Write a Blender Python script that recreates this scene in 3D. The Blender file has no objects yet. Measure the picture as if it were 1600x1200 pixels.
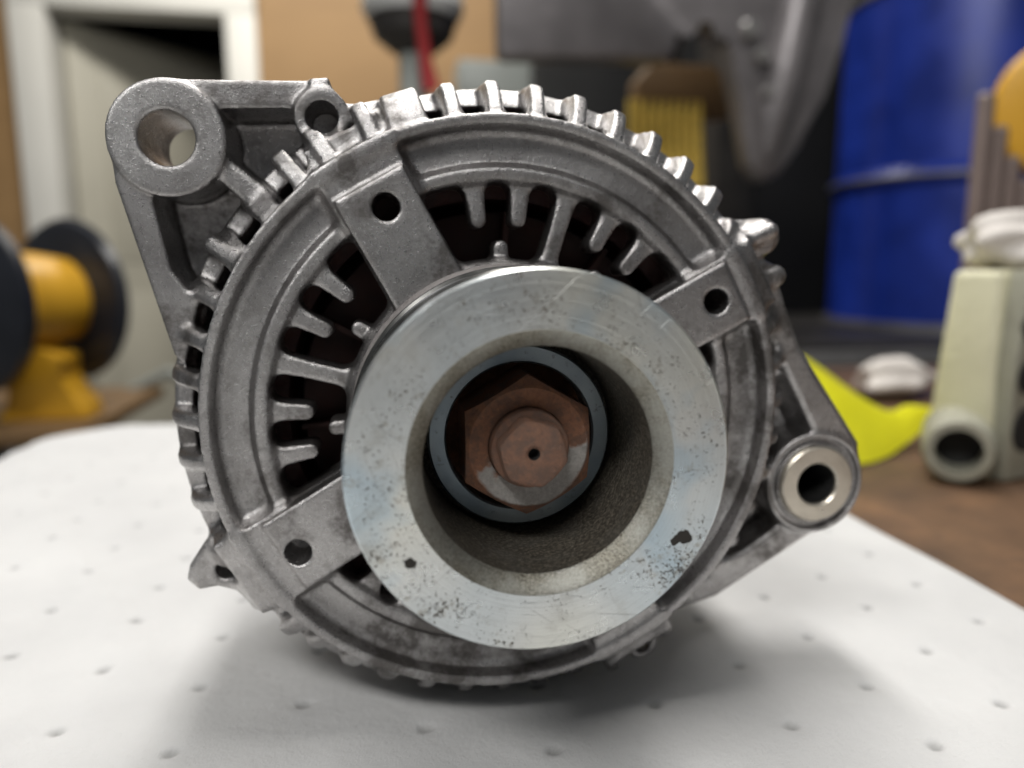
import bpy, bmesh, math, random
import numpy as np
from mathutils import Vector, Matrix

random.seed(7)
np.random.seed(7)
S = bpy.context.scene
C = S.collection
rad = math.radians

# ------------------------------------------------------------------ camera
cam_data = bpy.data.cameras.new('camera')
cam = bpy.data.objects.new('camera', cam_data)
C.objects.link(cam)
cam.location = (-0.0254, -0.1642, 0.1104)
_psi, _th = 0.163, 0.159
cam.rotation_euler = (math.pi / 2 - _th, 0.0, -_psi)
cam_data.sensor_width = 36.0
cam_data.lens = 36.0 * 1155.0 / 1600.0
cam_data.clip_start = 0.01
cam_data.clip_end = 60.0
cam_data.dof.use_dof = True
cam_data.dof.focus_distance = 0.150
cam_data.dof.aperture_fstop = 7.2
S.camera = cam

# ------------------------------------------------------------------ world, lamps, exposure
W = bpy.data.worlds.new('World')
S.world = W
W.use_nodes = True
W.node_tree.nodes['Background'].inputs[0].default_value = (0.93, 0.97, 1.0, 1)
W.node_tree.nodes['Background'].inputs[1].default_value = 0.115


def area_lamp(name, loc, target, sx, sy, watts, col):
    d = bpy.data.lights.new(name, 'AREA')
    d.shape = 'RECTANGLE'
    d.size, d.size_y, d.energy, d.color = sx, sy, watts, col
    o = bpy.data.objects.new(name, d)
    C.objects.link(o)
    o.location = loc
    o.rotation_euler = (Vector(target) - Vector(loc)).to_track_quat('-Z', 'Y').to_euler()
    return o


# ceiling tube over the bench, plus added fill lamps for front and background
area_lamp('ceiling_tube_over', (0.03, 0.42, 1.5), (0.03, 0.22, 0.0), 0.24, 1.2, 25, (1.0, 0.97, 0.93))
area_lamp('front_fill_lamp', (-0.8, -1.1, 1.6), (0.0, 0.0, 0.05), 1.2, 0.3, 24, (1.0, 0.985, 0.96))  # added lamp behind the camera, fills the front faces
area_lamp('background_fill_lamp', (-0.2, 2.0, 1.75), (-0.2, 2.6, 0.0), 1.6, 0.25, 35, (1.0, 0.96, 0.88))  # added lamp that brightens the background

S.view_settings.view_transform = 'Standard'
S.view_settings.look = 'None'
S.view_settings.exposure = 0.0
S.view_settings.gamma = 1.0
S.view_settings.use_curve_mapping = False


# ------------------------------------------------------------------ material helpers
class NT:
    def __init__(self, name):
        self.m = bpy.data.materials.new(name)
        self.m.use_nodes = True
        self.t = self.m.node_tree
        self.b = self.t.nodes['Principled BSDF']

    def n(self, typ, **kw):
        nd = self.t.nodes.new(typ)
        for k, v in kw.items():
            setattr(nd, k, v)
        return nd

    def l(self, a, b):
        self.t.links.new(a, b)

    def coord(self):
        if not hasattr(self, '_c'):
            self._c = self.n('ShaderNodeTexCoord').outputs['Object']
        return self._c

    def mapping(self, scale, loc=(0, 0, 0), rot=(0, 0, 0), src=None):
        mp = self.n('ShaderNodeMapping')
        mp.inputs['Scale'].default_value = scale
        mp.inputs['Location'].default_value = loc
        mp.inputs['Rotation'].default_value = rot
        self.l(src or self.coord(), mp.inputs['Vector'])
        return mp.outputs[0]

    def noise(self, scale, detail=4, rough=0.55, vec=None, dist=0.0):
        nd = self.n('ShaderNodeTexNoise')
        nd.inputs['Scale'].default_value = scale
        nd.inputs['Detail'].default_value = detail
        nd.inputs['Roughness'].default_value = rough
        nd.inputs['Distortion'].default_value = dist
        self.l(vec if vec is not None else self.coord(), nd.inputs['Vector'])
        return nd.outputs['Fac']

    def ramp(self, fac, stops):
        r = self.n('ShaderNodeValToRGB')
        els = r.color_ramp.elements
        while len(els) < len(stops):
            els.new(0.5)
        for e, (p, c) in zip(els, stops):
            e.position = p
            e.color = (c, c, c, 1) if not hasattr(c, '__len__') else (*c, 1)
        self.l(fac, r.inputs[0])
        return r.outputs[0]

    def mix(self, fac, a, b, mode='MIX'):
        m = self.n('ShaderNodeMix', data_type='RGBA', blend_type=mode)
        for i, v in ((0, fac), (6, a), (7, b)):
            if hasattr(v, 'is_linked'):
                self.l(v, m.inputs[i])
            elif i == 0:
                m.inputs[0].default_value = v
            else:
                m.inputs[i].default_value = (*v, 1)
        return m.outputs[2]

    def math(self, op, a, b=None, c=None):
        m = self.n('ShaderNodeMath', operation=op)
        for i, v in enumerate((a, b, c)):
            if v is None:
                continue
            if hasattr(v, 'is_linked'):
                self.l(v, m.inputs[i])
            else:
                m.inputs[i].default_value = v
        return m.outputs[0]

    def bump(self, h, dist, strength=1.0, normal=None):
        b = self.n('ShaderNodeBump')
        b.inputs['Strength'].default_value = strength
        b.inputs['Distance'].default_value = dist
        self.l(h, b.inputs['Height'])
        if normal is not None:
            self.l(normal, b.inputs['Normal'])
        return b.outputs[0]

    def set(self, **kw):
        names = dict(color='Base Color', rough='Roughness', metal='Metallic', normal='Normal', spec='Specular IOR Level',
                     emit='Emission Color', estr='Emission Strength', aniso='Anisotropic', coat='Coat Weight', sheen='Sheen Weight')
        for k, v in kw.items():
            s = self.b.inputs[names[k]]
            if hasattr(v, 'is_linked'):
                self.l(v, s)
            else:
                s.default_value = (*v, 1) if hasattr(v, '__len__') else v
        return self.m


def mat_simple(name, col, rough=0.5, metal=0.0, var=0.15, nscale=30.0, bump=0.0, bscale=400.0):
    t = NT(name)
    f = t.noise(nscale, 4)
    lo = tuple(c * (1 - var) for c in col)
    hi = tuple(min(1, c * (1 + var)) for c in col)
    t.set(color=t.ramp(f, [(0.3, lo), (0.7, hi)]), metal=metal, rough=t.ramp(f, [(0.3, rough * 0.85), (0.7, min(1, rough * 1.15))]))
    if bump:
        t.set(normal=t.bump(t.noise(bscale, 3), bump))
    return t.m


def mat_cast():
    t = NT('cast_aluminium')
    big = t.noise(45, 5, 0.6)
    fine = t.noise(1250, 6, 0.75)
    mid = t.noise(260, 5, 0.65)
    grit = t.noise(3000, 3, 0.7)
    col = t.ramp(big, [(0.3, (0.34, 0.327, 0.327)), (0.5, (0.47, 0.457, 0.454)), (0.72, (0.59, 0.578, 0.572))])
    col = t.mix(t.ramp(fine, [(0.30, 0.55), (0.50, 0.0)]), col, (0.25, 0.238, 0.232))
    col = t.mix(t.ramp(mid, [(0.36, 0.4), (0.50, 0.0)]), col, (0.26, 0.245, 0.235))
    # grime in blotches of its own shape
    stain = t.math('MULTIPLY', t.noise(110, 6, 0.72), t.noise(26, 3, 0.5))
    grime = t.ramp(stain, [(0.262, 0.0), (0.355, 0.7)])
    col = t.mix(grime, col, (0.07, 0.06, 0.052))
    # rubbed bright specks
    col = t.mix(t.ramp(grit, [(0.64, 0.0), (0.74, 0.6)]), col, (0.75, 0.74, 0.72))
    h = t.math('ADD', t.math('MULTIPLY', fine, 0.7), t.math('MULTIPLY', grit, 0.3))
    nrm = t.bump(h, 0.00030, 0.75)
    rough = t.math('ADD', t.ramp(fine, [(0.3, 0.38), (0.7, 0.22)]), t.math('MULTIPLY', grime, 0.22))
    return t.set(color=col, metal=0.97, rough=rough, normal=nrm)


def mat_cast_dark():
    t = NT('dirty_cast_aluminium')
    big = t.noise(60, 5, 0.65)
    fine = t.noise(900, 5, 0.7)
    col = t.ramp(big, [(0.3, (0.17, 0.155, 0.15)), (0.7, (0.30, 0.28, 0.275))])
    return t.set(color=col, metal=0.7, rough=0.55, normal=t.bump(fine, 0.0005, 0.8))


def radial(t):
    s = t.n('ShaderNodeSeparateXYZ')
    t.l(t.coord(), s.inputs[0])
    x2 = t.math('MULTIPLY', s.outputs[0], s.outputs[0])
    z2 = t.math('MULTIPLY', s.outputs[2], s.outputs[2])
    return t.math('SQRT', t.math('ADD', x2, z2)), s


def spot_mask(t, spots):
    s = None
    warp = t.noise(900, 3, 0.6)
    for (x, z, r) in spots:
        d = t.n('ShaderNodeVectorMath', operation='DISTANCE')
        t.l(t.mapping((1, 0, 1)), d.inputs[0])
        d.inputs[1].default_value = (x, 0, z)
        v = t.math('ADD', d.outputs['Value'], t.math('MULTIPLY', warp, 0.0016))
        m = t.math('LESS_THAN', v, r + 0.0008)
        s = m if s is None else t.math('MAXIMUM', s, m)
    return s


def mat_zinc():
    t = NT('zinc_plated_steel')
    r, s = radial(t)
    comb = t.n('ShaderNodeCombineXYZ')
    t.l(t.math('MULTIPLY', r, 1.0), comb.inputs[0])
    lathe = t.noise(4200, 3, 0.7, comb.outputs[0])
    lathe2 = t.noise(1500, 2, 0.6, comb.outputs[0])
    tint = t.noise(26, 2, 0.5)
    tint2 = t.noise(45, 3, 0.5, t.mapping((1, 1, 1), (0.3, 0.1, 0.7)))
    col = t.ramp(tint, [(0.36, (0.60, 0.66, 0.69)), (0.52, (0.71, 0.73, 0.715)), (0.66, (0.78, 0.78, 0.71))])
    col = t.mix(t.ramp(tint2, [(0.54, 0.0), (0.63, 0.6)]), col, (0.42, 0.56, 0.66))
    smear = t.noise(120, 5, 0.65)
    col = t.mix(t.ramp(smear, [(0.56, 0.0), (0.72, 0.45)]), col, (0.40, 0.385, 0.34))
    col = t.mix(t.ramp(lathe, [(0.35, 0.30), (0.55, 0.0)]), col, (0.34, 0.35, 0.35))
    # long scratches
    scr = None
    for (ang, sc, off) in ((0.35, 60, 0.0), (1.45, 75, 0.3), (2.3, 50, 0.7), (0.95, 66, 1.3)):
        v = t.mapping((sc * 38, sc * 38, sc * 0.7), (off, off, off), src=t.mapping((1, 1, 1), (0, 0, 0), (0, ang, 0)))
        m = t.ramp(t.noise(1.0, 2, 0.5, v), [(0.71, 0.0), (0.74, 1.0)])
        scr = m if scr is None else t.math('MAXIMUM', scr, m)
    col = t.mix(t.math('MULTIPLY', scr, 0.35), col, (0.30, 0.30, 0.29))
    # corrosion pits gathered in patches
    pn = t.noise(1700, 5, 0.7)
    patch = t.noise(85, 3, 0.6, t.mapping((1, 1, 1), (0.11, 0.5, 0.27)))
    pit = t.ramp(t.math('ADD', pn, t.math('MULTIPLY', t.math('SUBTRACT', patch, 0.5), 0.42)), [(0.62, 0.0), (0.68, 1.0)])
    dents = spot_mask(t, [(-0.0231, -0.0161, 0.0010), (0.0262, -0.0143, 0.0014), (0.0246, -0.0149, 0.0009)])
    haze = t.ramp(t.math('ADD', t.noise(420, 5, 0.7), t.math('MULTIPLY', t.math('SUBTRACT', patch, 0.5), 0.5)), [(0.60, 0.0), (0.72, 0.55)])
    col = t.mix(haze, col, (0.30, 0.27, 0.21))
    col = t.mix(t.math('MULTIPLY', pit, 0.88), col, (0.10, 0.075, 0.05))
    col = t.mix(dents, col, (0.028, 0.024, 0.020))
    pit = t.math('MAXIMUM', pit, dents)
    h = t.math('ADD', t.math('MULTIPLY', lathe, 0.5), t.math('MULTIPLY', lathe2, 0.3))
    h = t.math('SUBTRACT', h, t.math('MULTIPLY', pit, 2.5))
    h = t.math('SUBTRACT', h, t.math('MULTIPLY', scr, 0.2))
    nrm = t.bump(h, 0.00014, 0.9)
    metal = t.math('SUBTRACT', 0.92, t.math('MULTIPLY', pit, 0.7))
    rough = t.math('ADD', t.ramp(smear, [(0.35, 0.25), (0.7, 0.42)]), t.math('MULTIPLY', pit, 0.3))
    return t.set(color=col, metal=metal, rough=rough, normal=nrm)


def mat_bore():
    t = NT('dusty_shaded_steel')  # dust and grit, base darkened to put the bore's shade into the colour
    g = t.noise(1500, 5, 0.75)
    big = t.noise(90, 4, 0.6)
    col = t.ramp(g, [(0.3, (0.035, 0.030, 0.023)), (0.5, (0.10, 0.088, 0.070)), (0.70, (0.30, 0.27, 0.21))])
    col = t.mix(t.ramp(big, [(0.5, 0.0), (0.7, 0.4)]), col, (0.16, 0.155, 0.14))
    return t.set(color=col, metal=0.45, rough=0.55, normal=t.bump(g, 0.0003, 0.8))


def mat_chamfer():
    t = NT('worn_steel_chamfer')
    g = t.noise(2000, 6, 0.8)
    big = t.noise(60, 4, 0.6)
    col = t.ramp(g, [(0.34, (0.06, 0.053, 0.042)), (0.47, (0.23, 0.215, 0.175)), (0.66, (0.43, 0.42, 0.36))])
    col = t.mix(t.ramp(big, [(0.48, 0.0), (0.62, 0.6)]), col, (0.46, 0.465, 0.43))
    return t.set(color=col, metal=0.85, rough=0.33, normal=t.bump(g, 0.0002, 0.7))


def mat_seat():
    t = NT('blue_zinc_steel')
    g = t.noise(400, 5, 0.7)
    big = t.noise(70, 3, 0.5)
    col = t.ramp(big, [(0.35, (0.20, 0.25, 0.29)), (0.65, (0.33, 0.38, 0.41))])
    col = t.mix(t.ramp(g, [(0.58, 0.0), (0.70, 0.7)]), col, (0.10, 0.09, 0.08))
    return t.set(color=col, metal=0.85, rough=0.42, normal=t.bump(g, 0.00012, 0.6))


def mat_rust(name, bare_cut, tone=1.0, grey=0.0):
    t = NT(name)
    g = t.noise(900, 7, 0.8)
    big = t.noise(130, 4, 0.6)
    rust = t.ramp(g, [(0.3, (0.085 * tone, 0.030 * tone, 0.012 * tone)), (0.5, (0.235 * tone, 0.085 * tone, 0.032 * tone)), (0.72, (0.36 * tone, 0.15 * tone, 0.062 * tone))])
    patch = t.noise(330, 5, 0.7)
    rust = t.mix(t.ramp(patch, [(0.40, 0.65), (0.55, 0.0)]), rust, (0.060, 0.028, 0.016))
    rust = t.mix(grey, rust, (0.25, 0.185, 0.155))
    s = t.n('ShaderNodeSeparateXYZ')
    t.l(t.coord(), s.inputs[0])
    # plating survives along one side of the face, worn off in a ragged patch
    edge = t.math('ADD', t.math('MULTIPLY', s.outputs[2], -38.0), t.math('MULTIPLY', s.outputs[0], 16.0))
    k = t.math('ADD', edge, t.math('MULTIPLY', t.math('SUBTRACT', big, 0.5), 0.7))
    r_, _ = radial(t)
    rim = t.ramp(t.math('ADD', t.math('MULTIPLY', r_, 60.0), t.math('MULTIPLY', t.math('SUBTRACT', big, 0.5), 0.12)), [(0.665, 1.0), (0.70, 0.0)])
    bare = t.math('MULTIPLY', t.ramp(k, [(bare_cut, 0.0), (bare_cut + 0.07, 1.0)]), rim)
    col = t.mix(bare, rust, t.ramp(g, [(0.3, (0.36, 0.34, 0.32)), (0.7, (0.60, 0.58, 0.55))]))
    h = t.math('ADD', t.math('MULTIPLY', g, 1.0), t.math('MULTIPLY', bare, 0.4))
    return t.set(color=col, metal=t.math('ADD', t.math('MULTIPLY', bare, 0.55), 0.15), rough=t.ramp(patch, [(0.35, 0.36), (0.6, 0.62)]), normal=t.bump(h, 0.0006, 1.0))


def mat_pad():
    t = NT('white_nonwoven_pad')
    fib = t.noise(1.0, 4, 0.7, t.mapping((900, 2600, 900), rot=(0, 0, 0.5)))
    fib2 = t.noise(1.0, 4, 0.7, t.mapping((2400, 800, 900), rot=(0, 0, 0.2)))
    big = t.noise(14, 4, 0.55)
    h = t.math('ADD', fib, fib2)
    col = t.ramp(big, [(0.3, (0.58, 0.58, 0.58)), (0.7, (0.69, 0.69, 0.685))])
    col = t.mix(t.ramp(t.noise(260, 5, 0.7), [(0.66, 0.0), (0.75, 0.35)]), col, (0.58, 0.575, 0.56))
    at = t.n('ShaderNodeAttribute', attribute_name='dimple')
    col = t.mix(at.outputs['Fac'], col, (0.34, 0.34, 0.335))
    n1 = t.bump(t.noise(42, 5, 0.62), 0.004, 0.42)
    return t.set(color=col, rough=0.85, spec=0.25, sheen=0.15, normal=t.bump(h, 0.0009, 0.5, n1))


def mat_wood(name, c0, c1, sc=(6, 60, 60), rough=0.6):
    t = NT(name)
    f = t.noise(1.0, 6, 0.65, t.mapping(sc), 0.6)
    return t.set(color=t.ramp(f, [(0.25, c0), (0.75, c1)]), rough=rough, normal=t.bump(f, 0.001, 0.4))


def mat_benchtop():
    t = NT('oily_rusted_bench')
    a = t.noise(14, 6, 0.7)
    b = t.noise(90, 5, 0.7)
    col = t.ramp(a, [(0.3, (0.075, 0.045, 0.028)), (0.55, (0.15, 0.085, 0.047)), (0.75, (0.24, 0.13, 0.065))])
    col = t.mix(t.ramp(b, [(0.55, 0.0), (0.75, 0.7)]), col, (0.045, 0.035, 0.03))
    return t.set(color=col, rough=0.5, metal=0.1, normal=t.bump(b, 0.0008, 0.5))


M = dict(
    cast=mat_cast(), cast_dark=mat_cast_dark(), zinc=mat_zinc(), bore=mat_bore(), chamfer=mat_chamfer(), seat=mat_seat(),
    nut=mat_rust('rusted_nut', 0.06, 1.25, 0.30), rust=mat_rust('rusted_steel', 3.0, 0.55), shaft=mat_rust('rusted_shaft', 3.0, 1.25, 0.5),
    pad=mat_pad(), bench=mat_benchtop(),
    bush=mat_simple('bright_steel_bushing', (0.68, 0.63, 0.54), 0.32, 0.85, 0.1, 200, 0.0001, 1500),
    groove=mat_simple('black_pulley_groove', (0.035, 0.035, 0.037), 0.3, 0.6, 0.2, 200),
    flange=mat_simple('oily_dark_steel', (0.12, 0.12, 0.115), 0.25, 0.9, 0.3, 150),
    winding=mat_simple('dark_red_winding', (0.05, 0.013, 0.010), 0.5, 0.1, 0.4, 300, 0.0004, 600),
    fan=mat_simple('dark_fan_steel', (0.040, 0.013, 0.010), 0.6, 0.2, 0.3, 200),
    core=mat_simple('stator_steel', (0.17, 0.16, 0.155), 0.5, 0.7, 0.2, 300),
    floor=mat_simple('grey_concrete', (0.30, 0.29, 0.27), 0.8, 0, 0.2, 6),
    wall=mat_wood('orange_plywood', (0.25, 0.145, 0.058), (0.35, 0.21, 0.088), (1.2, 8, 3)),
    white_paint=mat_simple('white_trim_paint', (0.68, 0.67, 0.63), 0.5, 0, 0.04, 4),
    door=mat_simple('cream_door_paint', (0.44, 0.42, 0.35), 0.5, 0, 0.06, 3),
    dark_room=mat_simple('unlit_back_room', (0.055, 0.068, 0.095), 0.9, 0, 0.2, 3),
    black_plastic=mat_simple('black_plastic', (0.014, 0.016, 0.022), 0.35, 0, 0.2, 20),
    yellow=mat_simple('yellow_paint', (0.62, 0.33, 0.022), 0.4, 0, 0.08, 12),
    neon=mat_simple('neon_yellow_plastic', (0.88, 0.87, 0.03), 0.4, 0, 0.06, 25),
    blue=mat_simple('blue_drum_paint', (0.008, 0.028, 0.25), 0.34, 0.05, 0.3, 9),
    steel=mat_simple('bare_grey_steel', (0.36, 0.35, 0.34), 0.35, 0.8, 0.15, 20),
    grey_cast=mat_simple('grey_engine_casting', (0.19, 0.178, 0.182), 0.36, 0.45, 0.3, 9, 0.001, 60),
    dark_steel=mat_simple('dark_rack_steel', (0.045, 0.042, 0.04), 0.45, 0.3, 0.3, 12),
    cabinet_black=mat_simple('black_backdrop', (0.012, 0.012, 0.012), 0.8, 0, 0.3, 6),
    grey_paint=mat_simple('grey_green_paint', (0.27, 0.29, 0.27), 0.5, 0, 0.08, 6),
    white_plastic=mat_simple('white_plastic', (0.55, 0.56, 0.55), 0.4, 0, 0.08, 9),
    red=mat_simple('red_plastic', (0.30, 0.028, 0.03), 0.4, 0, 0.15, 20),
    brown=mat_wood('brown_brush_wood', (0.10, 0.055, 0.02), (0.19, 0.11, 0.042), (8, 30, 30)),
    bristle=mat_simple('yellow_bristle', (0.62, 0.43, 0.075), 0.7, 0, 0.3, 120),
    cream=mat_simple('cream_coated_casting', (0.62, 0.60, 0.43), 0.55, 0.0, 0.08, 25, 0.0006, 200),
    bgrey=mat_simple('grey_beige_casting', (0.33, 0.325, 0.26), 0.55, 0.15, 0.15, 30, 0.0006, 200),
    hole=mat_simple('hole_shade_black', (0.012, 0.012, 0.012), 0.7, 0, 0.2, 50),  # near-black colour stands in for shade inside holes
    paper=mat_simple('white_paper', (0.66, 0.62, 0.58), 0.8, 0, 0.08, 20),
    taupe=mat_simple('taupe_rod', (0.20, 0.155, 0.14), 0.5, 0.1, 0.15, 20),
)


# ------------------------------------------------------------------ mesh helpers
def tag(o, label=None, cat=None, group=None, kind=None):
    for k, v in (('label', label), ('category', cat), ('group', group), ('kind', kind)):
        if v:
            o[k] = v
    return o


def empty(name, loc=(0, 0, 0), rz=0.0):
    o = bpy.data.objects.new(name, None)
    o.empty_display_size = 0.02
    C.objects.link(o)
    o.location = loc
    o.rotation_euler = (0, 0, rz)
    return o


def link_mesh(name, me, mat, parent=None, loc=(0, 0, 0), rot=(0, 0, 0)):
    o = bpy.data.objects.new(name, me)
    C.objects.link(o)
    if mat is not None and not me.materials:
        me.materials.append(mat)
    o.location, o.rotation_euler = loc, rot
    o.parent = parent
    return o


def from_bm(name, bm, mat, parent=None, loc=(0, 0, 0), rot=(0, 0, 0), smooth=None):
    bmesh.ops.recalc_face_normals(bm, faces=bm.faces)
    me = bpy.data.meshes.new(name)
    bm.to_mesh(me)
    bm.free()
    if smooth is not None:
        for p in me.polygons:
            p.use_smooth = True
        me.set_sharp_from_angle(angle=rad(smooth))
    return link_mesh(name, me, mat, parent, loc, rot)


def box_bm(bm, x0, x1, y0, y1, z0, z1, bev=0.0, seg=2):
    r = bmesh.ops.create_cube(bm, size=1.0)
    vs = r['verts']
    for v in vs:
        v.co = Vector(((x0 + x1) / 2 + v.co.x * (x1 - x0), (y0 + y1) / 2 + v.co.y * (y1 - y0), (z0 + z1) / 2 + v.co.z * (z1 - z0)))
    if bev:
        es = list({e for v in vs for e in v.link_edges})
        bmesh.ops.bevel(bm, geom=es, offset=bev, segments=seg, affect='EDGES', profile=0.5)


def box(name, x0, x1, y0, y1, z0, z1, mat, parent=None, bev=0.0, loc=(0, 0, 0), rot=(0, 0, 0)):
    bm = bmesh.new()
    box_bm(bm, x0, x1, y0, y1, z0, z1, bev)
    return from_bm(name, bm, mat, parent, loc, rot, smooth=35 if bev else None)


def lathe_bm(bm, prof, n=64, axis='Y', close=True):
    """prof: list of (radius, along); revolved round the axis."""
    rings = []
    for (r, a) in prof:
        ring = []
        if r < 1e-7:
            co = {'Y': (0, a, 0), 'Z': (0, 0, a), 'X': (a, 0, 0)}[axis]
            ring = [bm.verts.new(co)]
        else:
            for i in range(n):
                t = 2 * math.pi * i / n
                c, s = r * math.cos(t), r * math.sin(t)
                ring.append(bm.verts.new({'Y': (c, a, s), 'Z': (c, s, a), 'X': (a, c, s)}[axis]))
        rings.append(ring)
    pairs = list(zip(rings, rings[1:]))
    if close:
        pairs.append((rings[-1], rings[0]))
    for A, B in pairs:
        for i in range(n):
            j = (i + 1) % n
            if len(A) == 1 and len(B) == 1:
                continue
            if len(A) == 1:
                bm.faces.new((A[0], B[i], B[j]))
            elif len(B) == 1:
                bm.faces.new((A[i], A[j], B[0]))
            else:
                bm.faces.new((A[i], A[j], B[j], B[i]))


def lathe(name, prof, mat, parent=None, n=64, axis='Y', close=True, loc=(0, 0, 0), rot=(0, 0, 0), smooth=30):
    bm = bmesh.new()
    lathe_bm(bm, prof, n, axis, close)
    return from_bm(name, bm, mat, parent, loc, rot, smooth)


def prism(name, pts, y0, y1, mat, parent=None, bev=0.0, loc=(0, 0, 0), rot=(0, 0, 0), plane='XZ'):
    """polygon in x,z (or x,y) extruded along the third axis."""
    bm = bmesh.new()
    f = (lambda p, a: (p[0], a, p[1])) if plane == 'XZ' else (lambda p, a: (p[0], p[1], a))
    A = [bm.verts.new(f(p, y0)) for p in pts]
    B = [bm.verts.new(f(p, y1)) for p in pts]
    bm.faces.new(A)
    bm.faces.new(B[::-1])
    n = len(pts)
    for i in range(n):
        bm.faces.new((A[i], A[(i + 1) % n], B[(i + 1) % n], B[i]))
    if bev:
        bmesh.ops.bevel(bm, geom=list(bm.edges), offset=bev, segments=2, affect='EDGES', profile=0.5)
    return from_bm(name, bm, mat, parent, loc, rot, smooth=40)


def tube_bm(bm, pts, r, n=12):
    pts = [Vector(p) for p in pts]
    rings = []
    for i, p in enumerate(pts):
        d = (pts[min(i + 1, len(pts) - 1)] - pts[max(i - 1, 0)]).normalized()
        a = d.orthogonal().normalized()
        b = d.cross(a)
        if rings:
            # keep the frame from twisting
            a = (pa - d * pa.dot(d)).normalized()
            b = d.cross(a)
        pa = a
        rr = r[i] if hasattr(r, '__len__') else r
        rings.append([bm.verts.new(p + (a * math.cos(2 * math.pi * k / n) + b * math.sin(2 * math.pi * k / n)) * rr) for k in range(n)])
    for A, B in zip(rings, rings[1:]):
        for k in range(n):
            bm.faces.new((A[k], A[(k + 1) % n], B[(k + 1) % n], B[k]))
    bm.faces.new(rings[0][::-1])
    bm.faces.new(rings[-1])


def tube(name, pts, r, mat, parent=None, n=12, loc=(0, 0, 0)):
    bm = bmesh.new()
    tube_bm(bm, pts, r, n)
    return from_bm(name, bm, mat, parent, loc, smooth=45)


# ------------------------------------------------------------------ the setting
FLOOR_Z = -0.92
tag(box('floor', -3.2, 3.6, -2.5, 3.05, FLOOR_Z - 0.05, FLOOR_Z, M['floor']), kind='structure')

# back wall with a door opening (x -1.25 .. -0.62)
WY = 3.0
wallroot = empty('back_wall', (0, WY, FLOOR_Z))
tag(wallroot, kind='structure')
H0 = -FLOOR_Z


def wall_board(x0, x1, z0, z1):
    box('plywood_sheet', x0 + 0.002, x1 - 0.002, 0.0, 0.05, z0 + H0, z1 + H0, M['wall'], wallroot)


wall_board(-3.2, -1.36, FLOOR_Z, 1.9)
wall_board(-1.36, -0.54, 1.12, 1.9)
wall_board(-0.54, 0.68, FLOOR_Z, 1.9)
wall_board(0.68, 1.90, FLOOR_Z, 1.9)
wall_board(1.90, 3.6, FLOOR_Z, 1.9)

df = empty('door', (-1.25, WY, FLOOR_Z))
tag(df, 'cream door standing ajar in a white frame in the plywood wall', 'door')
fr = box('door_frame', -0.13, -0.005, -0.03, 0.12, 0, 2.07, M['white_paint'], df, 0.006)
box('jamb', 0.63, 0.745, -0.03, 0.12, 0, 2.07, M['white_paint'], fr, 0.006)
box('head_jamb', -0.13, 0.745, -0.032, 0.118, 1.975, 2.085, M['white_paint'], fr, 0.006)
leaf = box('door_leaf', 0.0, 0.84, 0.0, 0.035, 0.01, 1.96, M['door'], df, 0.003, loc=(0.015, 0.10, 0), rot=(0, 0, rad(46)))
box('panel', 0.12, 0.72, -0.006, 0.0, 1.05, 1.84, M['door'], leaf, 0.003)
box('panel', 0.12, 0.72, -0.006, 0.0, 0.15, 0.92, M['door'], leaf, 0.003)
lathe('door_knob', [(0.0, -0.06), (0.02, -0.058), (0.028, -0.04), (0.018, -0.024), (0.01, -0.02), (0.01, 0.0)], M['steel'], leaf, 24, loc=(0.78, -0.001, 0.95), close=False)
# unlit room beyond the door
bm = bmesh.new()
box_bm(bm, -2.6, 0.6, WY + 1.75, WY + 1.8, FLOOR_Z, 1.9)
tag(from_bm('back_room_wall', bm, M['dark_room']), kind='structure')
bm = bmesh.new()
box_bm(bm, -2.6, 0.6, WY + 0.06, WY + 1.74, 1.85, 1.9)
tag(from_bm('back_room_ceiling', bm, M['dark_room']), kind='structure')
bm = bmesh.new()
box_bm(bm, -2.6, 0.6, WY + 0.06, WY + 1.74, FLOOR_Z - 0.05, FLOOR_Z)
tag(from_bm('back_room_floor', bm, M['dark_room']), kind='structure')
for xa in (-2.6, 0.55):
    bm = bmesh.new()
    box_bm(bm, xa, xa + 0.05, WY + 0.06, WY + 1.74, FLOOR_Z, 1.85)
    tag(from_bm('back_room_wall', bm, M['dark_room']), kind='structure')

# the bench: thick rusty-brown top on legs
bench = empty('workbench', (0.3, 0.1, FLOOR_Z))
tag(bench, 'brown stained workbench under the white pad', 'workbench')
bp = [(-0.25, -0.55), (1.3, -0.55), (1.3, 0.60), (0.45, 0.60), (0.20, 0.45), (0.05, 0.37), (-0.18, 0.37), (-0.235, 0.345), (-0.25, 0.29)]
prism('bench_top', [(x - 0.3, y - 0.1) for x, y in bp], H0 - 0.06, H0 - 0.004, M['bench'], bench, 0.004, plane='XY')
for lx, ly in ((-0.2, -0.5), (1.25, -0.5), (1.25, 0.54), (0.48, 0.53), (-0.16, 0.30)):
    box('leg', lx - 0.3 - 0.03, lx - 0.3 + 0.03, ly - 0.1 - 0.03, ly - 0.1 + 0.03, 0, H0 - 0.0605, M['dark_steel'], bench, 0.003)


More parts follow.
